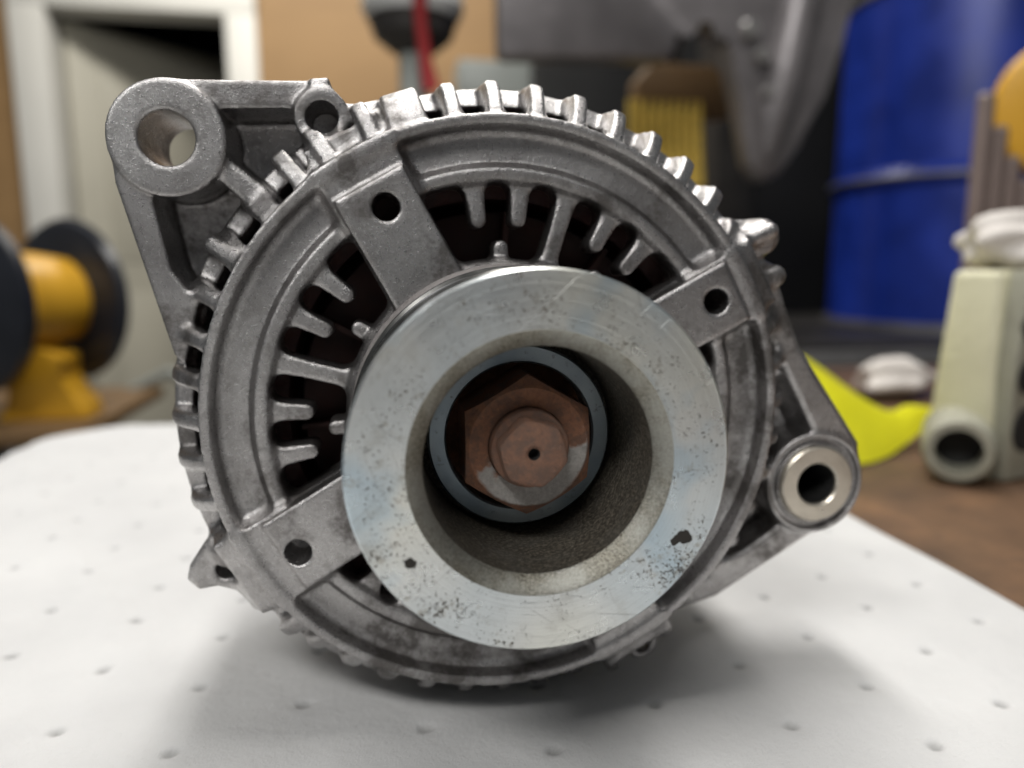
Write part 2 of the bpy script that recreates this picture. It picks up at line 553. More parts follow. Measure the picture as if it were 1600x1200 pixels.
# ------------------------------------------------------------------ absorbent pad with dimples
def make_pad():
    x0, x1, y0, y1 = -0.252, 0.178, -0.40, 0.382
    st = 0.0009
    xs = np.arange(x0, x1 + st / 2, st)
    ys = np.concatenate([np.arange(y0, -0.075, 0.006), np.arange(-0.075, 0.16, st), np.arange(0.16, y1 + 0.001, 0.0018)])
    X, Y = np.meshgrid(xs, ys, indexing='ij')
    # rounded far left corner
    rc = 0.062
    cx, cy = x0 + rc, y1 - rc
    m = (X < cx) & (Y > cy)
    d = np.hypot(X - cx, Y - cy)
    k = np.where(m & (d > 1e-9), np.maximum(np.maximum(abs(X - cx), abs(Y - cy)) / np.maximum(d, 1e-9), 0), 1.0)
    X = np.where(m, cx + (X - cx) * k, X)
    Y = np.where(m, cy + (Y - cy) * k, Y)
    Z = np.zeros_like(X)
    DM = np.zeros_like(X)
    # very soft undulation, slight rise at the right-hand edge
    Z += 0.0006 * np.sin(X * 31 + 1.0) * np.sin(Y * 23 + 0.4) + 0.0003 * np.sin(X * 90 + Y * 70)
    near = np.clip((0.095 - np.hypot(X - 0.0, (Y - 0.03) * 0.9)) / 0.04, 0, 1)
    Z *= (1 - near)
    # a soft fold line on the left
    t = (X + 0.16) * 0.86 + (Y - 0.15) * 0.5
    Z += 0.0012 * np.exp(-(t / 0.006) ** 2) * np.clip((Y - 0.0) / 0.08, 0, 1) * (X < -0.06)
    # dimple lattice measured along the pad
    sc = 1.104
    ax, ay = 0.02645 * sc, 0.0246 * sc
    ox, oy = 0.0099, -0.0124
    for i in range(-11, 9):
        for j in range(-18, 22):
            px = ox + i * ax
            py = oy + (j + (0.5 if i % 2 else 0.0)) * ay
            px += random.gauss(0, 0.0006)
            py += random.gauss(0, 0.0006)
            if not (x0 - .01 < px < x1 + .01 and y0 - .01 < py < y1 + .01):
                continue
            i0, i1 = np.searchsorted(xs, [px - 0.006, px + 0.006])
            j0, j1 = np.searchsorted(ys, [py - 0.006, py + 0.006])
            if i1 <= i0 or j1 <= j0:
                continue
            dd = np.hypot((X[i0:i1, j0:j1] - px) * 0.85, Y[i0:i1, j0:j1] - py)
            k_ = 1 / (1 + np.exp((dd - 0.0013) / 0.00025))
            DM[i0:i1, j0:j1] = np.maximum(DM[i0:i1, j0:j1], k_)
            Z[i0:i1, j0:j1] -= 0.0013 * k_ + 0.0004 * np.exp(-(dd / 0.004) ** 2)
    # edge drop
    e = np.minimum(np.minimum(X - x0, x1 - X), y1 - Y)
    Z -= 0.002 * np.exp(-np.maximum(e, 0) / 0.0012)
    nx, ny = X.shape
    co = np.stack([X, Y, Z], -1).reshape(-1, 3)
    idx = np.arange(nx * ny).reshape(nx, ny)
    q = np.stack([idx[:-1, :-1], idx[1:, :-1], idx[1:, 1:], idx[:-1, 1:]], -1).reshape(-1, 4)
    # skirt round the border gives the pad its thickness
    border = np.concatenate([idx[:, 0], idx[-1, 1:], idx[-2::-1, -1], idx[0, -2:0:-1]])
    low = co[border].copy()
    low[:, 2] = -0.0038
    nb = len(border)
    base = len(co)
    co = np.concatenate([co, low])
    bi = np.arange(nb)
    sk = np.stack([border[(bi + 1) % nb], border, base + bi, base + (bi + 1) % nb], -1)
    q = np.concatenate([q, sk])
    me = np_mesh('absorbent_pad', co, q)
    at = me.attributes.new('dimple', 'FLOAT', 'POINT')
    at.data.foreach_set('value', np.concatenate([DM.ravel(), np.zeros(nb)]).astype(np.float32))
    return me


def np_mesh(name, co, quads, normals=None):
    me = bpy.data.meshes.new(name)
    me.vertices.add(len(co))
    me.vertices.foreach_set('co', np.ascontiguousarray(co, dtype=np.float32).ravel())
    me.loops.add(len(quads) * 4)
    me.loops.foreach_set('vertex_index', np.ascontiguousarray(quads, dtype=np.int32).ravel())
    me.polygons.add(len(quads))
    me.polygons.foreach_set('loop_start', np.arange(0, len(quads) * 4, 4, dtype=np.int32))
    me.polygons.foreach_set('loop_total', np.full(len(quads), 4, dtype=np.int32))
    me.polygons.foreach_set('use_smooth', np.ones(len(quads), dtype=bool))
    me.update(calc_edges=True)
    if normals is not None:
        me.normals_split_custom_set_from_vertices(normals.tolist())
    return me


tag(link_mesh('absorbent_pad', make_pad(), M['pad']), 'white dimpled absorbent pad spread under the alternator', 'pad')

# ------------------------------------------------------------------ ALTERNATOR
AXZ = 0.0762
alt = empty('alternator', (0, 0.03, 0))
tag(alt, 'grey cast aluminium car alternator with large silver pulley lying on white pad', 'alternator')
AL = (0, -0.03, AXZ)      # origin of the axis frame inside the empty


# --- casting: signed distance field in millimetres (x right, y back, z up; the axis is x=z=0)
h = 0.5
gx = np.arange(-90, 105, h, dtype=np.float32)
gy = np.arange(-4, 40, h, dtype=np.float32)
gz = np.arange(-82, 81, h, dtype=np.float32)
D = np.full((len(gx), len(gy), len(gz)), 50.0, dtype=np.float32)


def smin(a, b, k):
    if k <= 0:
        return np.minimum(a, b)
    t = np.maximum(k - np.abs(a - b), 0) / k
    return np.minimum(a, b) - t * t * (k * 0.25)


def smax(a, b, k):
    return -smin(-a, -b, k)


def op(bb, fn, k=1.0, cut=False):
    (x0, x1), (y0, y1), (z0, z1) = bb
    a = [max(0, int(np.searchsorted(g, lo - 3))) for g, lo in ((gx, x0), (gy, y0), (gz, z0))]
    b = [min(len(g), int(np.searchsorted(g, hi + 3))) for g, hi in ((gx, x1), (gy, y1), (gz, z1))]
    if any(q <= p for p, q in zip(a, b)):
        return
    sl = tuple(slice(p, q) for p, q in zip(a, b))
    X = gx[sl[0]][:, None, None]
    Y = gy[sl[1]][None, :, None]
    Z = gz[sl[2]][None, None, :]
    d = fn(X, Y, Z)
    D[sl] = smax(D[sl], -d, k) if cut else smin(D[sl], d, k)


def ext(d2, Y, y0, y1, r=0.6):
    """extrude a 2D distance along y with rounded rims"""
    dy = np.abs(Y - (y0 + y1) / 2) - (y1 - y0) / 2
    a, b = d2 + r, dy + r
    return np.minimum(np.maximum(a, b), 0) + np.sqrt(np.maximum(a, 0) ** 2 + np.maximum(b, 0) ** 2) - r


def poly2(X, Z, pts):
    pts = [np.array(p, dtype=np.float32) for p in pts]
    X, Z = np.broadcast_arrays(X, Z)
    d = np.full(X.shape, 1e9, np.float32)
    s = np.ones(X.shape, np.float32)
    n = len(pts)
    for i in range(n):
        a, b = pts[i], pts[i - 1]
        e = b - a
        wx, wz = X - a[0], Z - a[1]
        t = np.clip((wx * e[0] + wz * e[1]) / (e @ e), 0, 1)
        d = np.minimum(d, (wx - e[0] * t) ** 2 + (wz - e[1] * t) ** 2)
        c1, c2, c3 = Z >= a[1], Z < b[1], e[0] * wz > e[1] * wx
        s = np.where((c1 & c2 & c3) | (~c1 & ~c2 & ~c3), -s, s)
    return s * np.sqrt(d)


def add_poly(pts, y0, y1, k=1.5, r=0.8, cut=False):
    P = np.array(pts)
    op(((P[:, 0].min(), P[:, 0].max()), (y0, y1), (P[:, 1].min(), P[:, 1].max())),
       lambda X, Y, Z: ext(poly2(X[:, :, 0], Z[:, 0, :].reshape(1, -1), pts)[:, None, :], Y, y0, y1, r), k, cut)


def add_cyl(cx, cz, R, y0, y1, k=1.5, r=0.5, cut=False):
    op(((cx - R, cx + R), (y0, y1), (cz - R, cz + R)),
       lambda X, Y, Z: ext(np.sqrt((X - cx) ** 2 + (Z - cz) ** 2) - R, Y, y0, y1, r), k, cut)


def cs(deg):
    return math.cos(rad(deg)), math.sin(rad(deg))


def add_cap(ax, az, bx, bz, R, y0, y1, k=1.5, r=0.8, cut=False, R2=None):
    R2 = R if R2 is None else R2
    def fn(X, Y, Z):
        ex, ez = bx - ax, bz - az
        t = np.clip(((X - ax) * ex + (Z - az) * ez) / (ex * ex + ez * ez), 0, 1)
        return ext(np.sqrt((X - ax - ex * t) ** 2 + (Z - az - ez * t) ** 2) - (R + (R2 - R) * t), Y, y0, y1, r)
    RR = max(R, R2)
    op(((min(ax, bx) - RR, max(ax, bx) + RR), (y0, y1), (min(az, bz) - RR, max(az, bz) + RR)), fn, k, cut)


def add_fin(ang, half, prof, k=1.0, r=0.7):
    """radial plate with a profile polygon in (R, y)"""
    c, s = cs(ang)
    Pn = np.array(prof)
    xs = [c * Pn[:, 0].min(), c * Pn[:, 0].max()]
    zs = [s * Pn[:, 0].min(), s * Pn[:, 0].max()]
    def fn(X, Y, Z):
        u = X * c + Z * s
        w = -X * s + Z * c
        u, w, Y = np.broadcast_arrays(u, w, Y)
        d2 = poly2(u, Y, prof)
        dy = np.abs(w) - half
        a, b = d2 + r, dy + r
        return np.minimum(np.maximum(a, b), 0) + np.sqrt(np.maximum(a, 0) ** 2 + np.maximum(b, 0) ** 2) - r
    op(((min(xs) - half, max(xs) + half), (Pn[:, 1].min(), Pn[:, 1].max()), (min(zs) - half, max(zs) + half)), fn, k)


PADS = [(119.0, -0.8, 8.3, 59.2, (-25.7, 46.5)), (28.0, 0.6, 7.6, 62.0, (49.7, 25.9)), (211.2, 0.0, 9.0, 58.8, (-47.1, -29.3)), (299.5, 0.0, 8.3, 60.0, (27.1, -47.9))]
SECT = [73.0, 165.5, 256.0, 344.0]
TEETH = []
for i_, c_ in enumerate(SECT):
    for off in (-24.0, -12.3, 0.0, 12.3, 24.0):
        TEETH.append((c_ + off, 33.0 if off == 0 else 44.6, 2.0 if off == 0 else 1.85))
INNER = []
for c_ in SECT:
    INNER += [c_ + 17.6, c_ - 17.6]

# 1. revolved bracket
prof = [(66.8, 0.0), (66.8, 3.4), (68.4, 4.6), (71.6, 8.0), (74.0, 11.5), (75.4, 15), (75.6, 17), (75.6, 36), (71.0, 36), (71.0, 19), (70.4, 12.0), (68.4, 8.8), (66.4, 8.4), (62.5, 10.4), (55, 11.2),
        (36, 12.5), (20, 15), (20, -6), (30, -6), (33.5, -1), (36.5, 3.0), (51.6, 3.6), (53.0, 2.2), (55.4, 2.0), (57.0, 4.6), (62.6, 5.0), (63.9, 4.2), (64.5, 0.2)]
rr = np.arange(0, 125, 0.1, dtype=np.float32)
tab = poly2(rr[:, None], gy[None, :], prof) + 0.0
Rg = np.sqrt(gx[:, None] ** 2 + gz[None, :] ** 2)
ri = np.clip((Rg / 0.1 + 0.5).astype(np.int32), 0, len(rr) - 1)
for j in range(len(gy)):
    D[:, j, :] = tab[:, j][ri]


# 2. close the channel at the pads
for (a, off, hw, ro, hole) in PADS:
    c, s = cs(a)
    def rect(u0, u1, hwid, y0, y1, k, r, cut=False):
        pts = [(c * u - s * w, s * u + c * w) for u, w in ((u0, -off - hwid), (u1, -off - hwid), (u1, -off + hwid), (u0, -off + hwid))]
        add_poly(pts, y0, y1, k, r, cut)
    rect(52, 66.0, hw + 0.9, 0.5, 11, 2.2, 0.6)
    rect(24, ro, hw, -1.4, 12, 0.9, 0.7)
    rect(52, 72, hw + 1.0, 3.5, 14, 3.0, 1.5)

# 3. windows between pads with rounded teeth left standing
Xw, Zw = np.meshgrid(gx, gz, indexing='ij')
Rw = np.sqrt(Xw ** 2 + Zw ** 2)
w2 = np.maximum(Rw - 52.5, 35.8 - Rw)
for (a, off, hw, ro, hole) in PADS:
    c, s = cs(a)
    u, w = Xw * c + Zw * s, -Xw * s + Zw * c
    w2 = smax(w2, -np.maximum(np.abs(w + off) - hw - 0.6, -u), 2.5)
for (a, tip, hw) in TEETH:
    c, s = cs(a)
    u, w = Xw * c + Zw * s, -Xw * s + Zw * c
    t = np.clip(u, tip, 54)
    d = np.sqrt((u - t) ** 2 + w ** 2) - (hw + 0.035 * (np.clip(u, 44, 54) - 44) ** 1.25)
    w2 = smax(w2, -d, 3.0)
for a in INNER:
    c, s = cs(a)
    u, w = Xw * c + Zw * s, -Xw * s + Zw * c
    t = np.clip(u, 30, 38.2)
    w2 = smax(w2, -(np.sqrt((u - t) ** 2 + w ** 2) - 1.7), 1.2)
w2 = w2.astype(np.float32)
for j in range(len(gy)):
    if -4 <= gy[j] <= 22:
        D[:, j, :] = smax(D[:, j, :], -np.maximum(w2, gy[j] - 20), 1.0)

# 4. vents through the shoulder, fins between them
FINS = [99.0, 91.2, 83.3, 75.2, 67.4, 59.6, 51.9, 44.0,
        148.5, 156.9, 164.9, 172.4, 180.0, 187.8, 196.0,
        231.5, 239.3, 247.1, 254.9, 262.7, 270.5, 278.3, 286.1,
        313.5, 321.3, 329.1, 336.9, 344.7, 352.5, 0.3, 8.1, 15.9]
VENTS = [117.6, 126.7, 103.0, 95.1, 87.3, 79.3, 71.3, 63.5, 55.7, 48.0, 40.0,
         133.3, 143.0, 152.7, 160.9, 168.7, 176.2, 183.9, 191.9, 199.9, 222.3,
         227.6, 235.4, 243.2, 251.0, 258.8, 266.6, 274.4, 282.2, 290.0,
         309.6, 317.4, 325.2, 333.0, 340.8, 348.6, 356.4, 4.2, 12.0]
for a in VENTS:
    c, s = cs(a)
    hw = 1.7 if a in (117.6, 126.7) else 2.95
    add_fin_args = None
    sl_ = 0.72 if 35 < a < 110 else 0.25
    def vent(X, Y, Z, c=c, s=s, hw=hw, sl_=sl_):
        u = X * c + Z * s
        w = -X * s + Z * c
        # opening behind the lip, its back wall leaning outwards
        back = ((Y - 13.0) - (u - 68) * sl_) * 0.85
        d = np.maximum(np.maximum(66.1 - u, u - 84), np.maximum(4.4 - Y, back))
        return smax(d, np.abs(w) - hw, 1.6)
    op(((min(c * 63, c * 80) - 4, max(c * 63, c * 80) + 4), (4, 22), (min(s * 63, s * 80) - 4, max(s * 63, s * 80) + 4)), vent, 1.1, True)
FP = [(66.0, 1.8), (68.6, 3.0), (71.6, 5.2), (74.4, 8.0), (75.6, 10.6), (75.6, 20), (68, 20), (66.5, 8)]
FQ = [(66.0, 1.8), (68.4, 3.4), (71.0, 6.0), (73.6, 9.4), (75.4, 13.0), (75.6, 20), (68, 20), (66.5, 8)]
for a in FINS:
    add_fin(a, 1.65 if 35 < a < 110 else 1.4, FP if 35 < a < 110 else FQ, 1.4)

# 5. upper left mounting lug, its arms, pocket floor and ribs
add_poly([(-83.2, 57), (-73.6, 16), (-60, 20), (-52, 40), (-36, 56), (-34, 70), (-40, 73), (-70, 72.6)], 26.5, 31, 1.2)
add_poly([(-71, 73.1), (-38, 73.9), (-38, 68.2), (-64, 67.2)], 9.2, 31, 1.6, 0.7)
add_poly([(-83.2, 60), (-82.6, 51.5), (-73.2, 14.5), (-71.0, 12), (-67.0, 27.0), (-69.6, 29.0), (-72.6, 33.5), (-75.2, 47.5), (-75, 60)], 9.6, 31, 1.6, 0.7)
add_cyl(-71.2, 60.9, 12.2, 8.0, 32.5, 1.0, 0.5)
add_cap(-61.5, 56.0, -47.6, 43.8, 2.6, 9.5, 28, 1.6, 1.6, R2=3.2)
add_fin(148.6, 1.9, [(66.2, 1.8), (69, 4), (73, 6.5), (75.6, 8.5), (76.4, 12), (76, 22), (66, 22)], 1.4, 1.2)
add_poly([(-41, 74.0), (-37.2, 74.4), (-36.2, 69), (-42, 68)], 8.2, 26, 1.2, 0.6)
add_cyl(-38.9, 66.0, 6.0, 7.4, 28, 2.0, 0.6)
add_poly([(-40, 69.5), (-31.5, 70.3), (-20.0, 72.6), (-19.0, 66), (-34, 56)], 13, 28, 1.4, 1.2)
for a, hw in ((130.0, 1.9), (123.4, 1.9), (114.6, 1.7)):
    add_fin(a, hw, [(65.5, 1.0), (68.4, 1.4), (72.2, 2.8), (75.4, 5.4), (76.2, 9), (75.6, 22), (65.5, 22)], 1.0, 0.9)
add_fin(107.6, 4.2, [(65.5, 1.2), (69.0, 2.4), (73.2, 4.8), (75.4, 8), (75.2, 22), (65.5, 22)], 1.2, 0.8)
add_cyl(-71.2, 60.9, 5.75, 0, 40, 0.6, 0.2, True)
add_cyl(-38.9, 66.0, 3.4, 0, 21, 0.6, 0.2, True)

# 6. right hand lug: long arm, short arm, web and eye
add_poly([(70, 24), (79, 12), (96, -14), (90, -34), (62, -52), (52, -50), (66, -20)], 25.5, 29, 1.5)
add_poly([(62, 40), (71.4, 33.5), (75, 24), (79.5, 13.6), (98.6, -13), (99, -20), (86, -12.0), (76.8, 4.4), (73.6, 11.5), (68, 18), (62, 30)], 12.0, 29, 2.0, 1.6)
add_poly([(89, -38.0), (60.5, -55.2), (48, -58.5), (54, -47), (67.5, -42.2), (76, -36.8), (80, -33)], 14, 29, 2.0, 1.6)
add_cyl(86.4, -23.7, 14.0, 12.0, 37, 1.4, 1.0)
add_cyl(86.4, -23.7, 10.35, 5, 40, 0.3, 0.1, True)
def groove(X, Y, Z):
    R = np.sqrt((X - 86.4) ** 2 + (Z + 23.7) ** 2)
    return np.maximum(np.abs(R - 11.9) - 0.7, np.abs(Y - 12.0) - 1.6)
op(((70, 102), (9, 15), (-39, -8)), groove, 0.4, True)
# bolt bosses on the right
add_cyl(66.9, 41.2, 4.4, 10.5, 30, 2.4, 1.2)
add_poly([(58, 45), (62, 45.6), (69, 45.2), (70.8, 40), (66, 35), (56, 38)], 13, 28, 1.6, 1.4)
add_cap(60.8, 28.2, 69.4, 31.6, 2.8, 7.0, 24, 2.0, 2.0)
add_cap(56.0, 37.8, 67.2, 42.6, 2.1, 6.4, 24, 2.0, 2.0)

# 7. ears below
add_poly([(-66, -26), (-70.2, -30.5), (-73.6, -35.6), (-74.4, -39.0), (-71.8, -41.8), (-67.6, -41.2), (-64.0, -42.4), (-57, -40), (-56, -32)], 10.5, 27, 1.6, 1.2)
add_cyl(-65.4, -37.0, 2.3, 0, 19, 0.8, 0.2, True)
add_fin(207.0, 2.6, [(65.5, 2.2), (69, 3.8), (73, 6.8), (75.4, 10), (75.2, 22), (65.5, 22)], 1.8, 1.2)
add_fin(215.6, 4.6, [(65.0, 1.8), (69, 3.2), (73.0, 6.2), (75.6, 10), (75.2, 22), (65, 22)], 2.0, 1.2)
add_fin(225.4, 2.0, [(65.5, 2.2), (69, 3.8), (73, 6.8), (75.4, 10), (75.2, 22), (65.5, 22)], 1.8, 1.2)
for a in (293.4, 305.8):
    add_fin(a, 1.9, [(65.5, 2.0), (69, 3.2), (74.5, 6.2), (77.6, 10), (76.2, 22), (65, 22)], 1.8, 1.2)
add_cyl(38.2, -64.8, 4.8, 11, 28, 2.4, 1.2)
add_cyl(38.6, -65.6, 2.2, 0, 40, 0.6, 0.2, True)

# 8. threaded holes in the pads
for i_, (a, off, hw, ro, (hx, hz)) in enumerate(PADS):
    add_cyl(hx, hz, 2.95, -8, 9.0 if i_ == 2 else 40, 0.5, 0.2, True)

D[0] = D[-1] = 9
D[:, 0] = D[:, -1] = 9
D[:, :, 0] = D[:, :, -1] = 9


def surface_nets(D, org, h):
    I = D < 0
    n = np.zeros(tuple(s - 1 for s in D.shape), np.int8)
    offs = [(i, j, k) for i in (0, 1) for j in (0, 1) for k in (0, 1)]
    nx, ny, nz = D.shape
    for (i, j, k) in offs:
        n += I[i:nx - 1 + i, j:ny - 1 + j, k:nz - 1 + k]
    act = np.argwhere((n > 0) & (n < 8)).astype(np.int32)
    idx = np.full(n.shape, -1, np.int32)
    idx[act[:, 0], act[:, 1], act[:, 2]] = np.arange(len(act))
    V = {o: D[act[:, 0] + o[0], act[:, 1] + o[1], act[:, 2] + o[2]] for o in offs}
    acc = np.zeros((len(act), 3), np.float32)
    cnt = np.zeros(len(act), np.float32)
    for o in offs:
        for ax in range(3):
            if o[ax]:
                continue
            p = list(o)
            p[ax] = 1
            a, b = V[o], V[tuple(p)]
            m = (a < 0) != (b < 0)
            t = np.where(m, a / np.where(m, a - b, 1), 0)
            pos = np.tile(np.array(o, np.float32), (len(act), 1))
            pos[:, ax] += t
            acc += pos * m[:, None]
            cnt += m
    co = (act + acc / cnt[:, None]) * h + np.array(org, np.float32)
    quads = []
    for ax in range(3):
        a = [slice(None)] * 3
        b = [slice(None)] * 3
        a[ax], b[ax] = slice(0, -1), slice(1, None)
        A, B = I[tuple(a)], I[tuple(b)]
        e = np.argwhere(A != B)
        u, v = (ax + 1) % 3, (ax + 2) % 3
        e = e[(e[:, u] > 0) & (e[:, v] > 0)]
        def cell(du, dv):
            q = e.copy()
            q[:, u] -= du
            q[:, v] -= dv
            return idx[q[:, 0], q[:, 1], q[:, 2]]
        Q = np.stack([cell(1, 1), cell(0, 1), cell(0, 0), cell(1, 0)], -1)
        flip = ~A[e[:, 0], e[:, 1], e[:, 2]]
        Q[flip] = Q[flip][:, ::-1]
        quads.append(Q)
    return co, np.concatenate(quads)


co, quads = surface_nets(D, (gx[0], gy[0], gz[0]), h)
del D
fn_ = np.cross(co[quads[:, 2]] - co[quads[:, 0]], co[quads[:, 3]] - co[quads[:, 1]])
vn = np.zeros_like(co)
for k_ in range(4):
    for c_ in range(3):
        vn[:, c_] += np.bincount(quads[:, k_], fn_[:, c_], len(co))
vn /= np.maximum(np.linalg.norm(vn, axis=1, keepdims=True), 1e-9)

# sort the faces of the one casting into its named parts
fc = co[quads].mean(1)
fR = np.hypot(fc[:, 0], fc[:, 2])
fA = np.degrees(np.arctan2(fc[:, 2], fc[:, 0])) % 360
lab = np.zeros(len(quads), np.int32)
part_names = ['front_housing']


def uw(a):
    c, s = cs(a)
    return fc[:, 0] * c + fc[:, 2] * s, -fc[:, 0] * s + fc[:, 2] * c


def new_part(name, mask):
    part_names.append(name)
    lab[mask & (lab == 0)] = len(part_names) - 1


new_part('mounting_lug', (fR > 75.9) & (fA > 110) & (fA < 170) & (fc[:, 1] > 7))
new_part('pivot_lug', (fR > 75.9) & (fc[:, 0] > 40) & (fc[:, 2] < 33) & (fc[:, 2] > -62))
new_part('bolt_boss', (fR > 75.7) & (fA > 26) & (fA < 44))
new_part('bolt_boss', (fR > 75.9) & (fA > 200) & (fA < 216))
for (a, off, hw, ro, hole) in PADS:
    u, w = uw(a)
    new_part('bolt_pad', (np.abs(w + off) < hw + 0.9) & (u > 34) & (u < ro + 0.6) & (fc[:, 1] < 3.4))
for a, tip, hw in TEETH:
    u, w = uw(a)
    new_part('spoke' if tip < 40 else 'vent_tooth', (np.abs(w) < hw + 0.55) & (u > 36.6) & (u < 51.6))
for a in FINS + [130.0, 123.4, 114.6, 107.6, 207.0, 215.6, 225.4, 293.4, 305.8]:
    u, w = uw(a)
    hw = {107.6: 4.2, 215.6: 4.6, 207.0: 2.6}.get(a, 1.9 if a in FINS else 2.3)
    new_part('cooling_fin', (np.abs(w) < hw + 0.1) & (u > 66.9) & (u < 78) & (fc[:, 1] < 15.5))
new_part('rim_lip', (fR > 64.0) & (fR < 67.2) & (fc[:, 1] < 2.6))

housing = None
for li, nm in enumerate(part_names):
    f = quads[lab == li]
    if len(f) < 12:
        continue
    u_, inv_ = np.unique(f, return_inverse=True)
    inv_ = inv_.reshape(-1, 4)
    me = np_mesh(nm, co[u_] * 0.001, inv_, vn[u_])
    o = link_mesh(nm, me, M['cast'], alt if li == 0 else housing, AL if li == 0 else (0, 0, 0))
    if li == 0:
        housing = o
        for_dark = o

mm = 0.001


def L(prof):
    return [(r * mm, y * mm) for r, y in prof]


# pulley -------------------------------------------------------------------------------
pulley = lathe('pulley', L([(23.67, -43.1), (33.6, -43.16), (34.0, -42.7), (34.0, -40.6), (33.4, -40.0), (27.5, -36.2)]), M['zinc'], alt, 256, close=False, loc=AL, smooth=25)
lathe('belt_groove', L([(33.5, -40.1), (27.2, -36.0), (27.2, -33.4), (33.6, -29.6)]), M['groove'], pulley, 160, close=False, smooth=25)
lathe('middle_flange', L([(33.5, -29.7), (34.0, -29.2), (34.0, -27.9), (33.5, -27.4)]), M['flange'], pulley, 200, close=False, smooth=25)
lathe('belt_groove', L([(33.6, -27.5), (27.2, -23.7), (27.2, -21.2), (33.6, -17.3)]), M['groove'], pulley, 160, close=False, smooth=25)
lathe('rear_flange', L([(33.4, -17.4), (34.2, -16.8), (34.2, -13.6), (33.4, -13.0), (18, -12.4), (18, -6)]), M['flange'], pulley, 200, close=False, smooth=25)
lathe('bore_chamfer', L([(23.75, -43.02), (23.4, -42.85), (20.85, -40.75), (20.6, -40.3)]), M['chamfer'], pulley, 192, close=False, smooth=40)
lathe('bore_wall', L([(20.6, -40.35), (20.45, -25), (20.3, -13.8), (19.6, -13.3), (18.0, -13.2)]), M['bore'], pulley, 160, close=False, smooth=30)
lathe('seat_ring', L([(18.75, -13.2), (18.75, -19.2), (18.3, -19.8), (15.4, -19.9), (15.0, -19.5), (14.9, -12.5)]), M['seat'], pulley, 160, close=False, smooth=25)
washer = lathe('washer', L([(15.2, -13.0), (15.2, -14.4), (8.0, -14.4), (8.0, -13.0)]), M['rust'], alt, 96, loc=AL)


def hex_nut():
    bm = bmesh.new()
    AF = 12.0
    n = 96
    # chamfered hexagonal prism: corner height falls off where the circle turns the corners
    rows = []
    def rad_at(t):
        a = (t - math.pi / 6) % (math.pi / 3)
        return AF / math.cos(a - math.pi / 6)
    rings = []
    for (kind, y) in (('bore', -29.4), ('flat', -29.5), ('edge', None), ('hex', -14.4)):
        ring = []
        for i in range(n):
            t = 2 * math.pi * i / n + math.pi / 6
            rh = rad_at(t + math.pi / 6 - math.pi / 6)
            if kind == 'bore':
                r_, y_ = 7.75, -28.6
            elif kind == 'flat':
                r_, y_ = min(rh, 11.7) - 0.25, -29.5
            elif kind == 'edge':
                r_, y_ = rh, -29.2 + max(0, rh - 11.9) * 0.85
            else:
                r_, y_ = rh, y
            ring.append(bm.verts.new((r_ * math.cos(t) * mm, y_ * mm, r_ * math.sin(t) * mm)))
        rings.append(ring)
    for A, B in zip(rings, rings[1:]):
        for i in range(n):
            bm.faces.new((A[i], A[(i + 1) % n], B[(i + 1) % n], B[i]))
    return from_bm('shaft_nut', bm, M['nut'], alt, AL, smooth=28)


hex_nut()


def shaft_end():
    bm = bmesh.new()
    n = 60
    rings = []
    def hexr(t, af):
        a = (t + 0.25) % (math.pi / 3)
        return af / math.cos(a - math.pi / 6)
    spec = [('c', 7.55, -24), ('c', 7.55, -30.6), ('c', 7.3, -31.2), ('h', 6.15, -31.6), ('h', 6.05, -34.2), ('m', 5.9, -35.0), ('c', 5.2, -35.4), ('c', 1.7, -35.35), ('c', 1.15, -34.9), ('c', 1.0, -32.0)]
    for kind, r_, y_ in spec:
        ring = []
        for i in range(n):
            t = 2 * math.pi * i / n
            q = r_ if kind == 'c' else (hexr(t, r_) if kind == 'h' else 0.5 * (r_ + hexr(t, r_)))
            if kind == 'h':
                q = min(q, r_ * 1.10)
            ring.append(bm.verts.new((q * math.cos(t) * mm, y_ * mm, q * math.sin(t) * mm)))
        rings.append(ring)
    for A, B in zip(rings, rings[1:]):
        for i in range(n):
            bm.faces.new((A[i], A[(i + 1) % n], B[(i + 1) % n], B[i]))
    bm.faces.new(rings[-1])
    return from_bm('rotor_shaft', bm, M['shaft'], alt, AL, smooth=30)


sh = shaft_end()
lathe('centre_hole', L([(1.12, -34.85), (0.95, -34.4), (0.9, -32.4), (0.0, -32.3)]), M['hole'], sh, 32, close=False)

# inside: bearing cover, fan, windings, stator and rear cover
lathe('bearing_cover', L([(34.5, 0.5), (34.5, -3), (30, -7), (17.5, -7.5), (17.5, 10)]), M['cast_dark'], alt, 96, close=False, loc=AL)
fan = lathe('fan_disc', L([(14, 24), (47, 22), (47, 23.5), (14, 26)]), M['fan'], alt, 96, loc=AL)
blade_me = None
for i in range(11):
    if blade_me is None:
        bm = bmesh.new()
        box_bm(bm, 0.026, 0.047, 0.0145, 0.0222, -0.0006, 0.0006)
        b_ = from_bm('fan_blade', bm, M['fan'], fan)
        blade_me = b_.data
    else:
        b_ = link_mesh('fan_blade', blade_me, M['fan'], fan)
    b_.rotation_euler = (0, 2 * math.pi * i / 11 + 0.2, 0)
lathe('winding', L([(50, 17), (56, 15), (64, 16), (67, 20), (67, 36), (50, 36)]), M['winding'], alt, 128, loc=AL)
lathe('rotor', L([(0, 27), (46, 27), (48, 30), (48, 70), (0, 70)]), M['winding'], alt, 96, loc=AL, close=False)
stator = lathe('stator_core', L([(50, 36.2), (72.6, 36.2), (72.6, 62), (50, 62)]), M['core'], alt, 160, loc=AL)
lathe('rear_housing', L([(74.4, 62.2), (74.4, 80), (71, 88), (60, 93), (30, 95), (0, 95), (0, 90), (28, 90), (58, 88), (68, 80), (68, 62.2)]), M['cast_dark'], alt, 160, loc=AL)

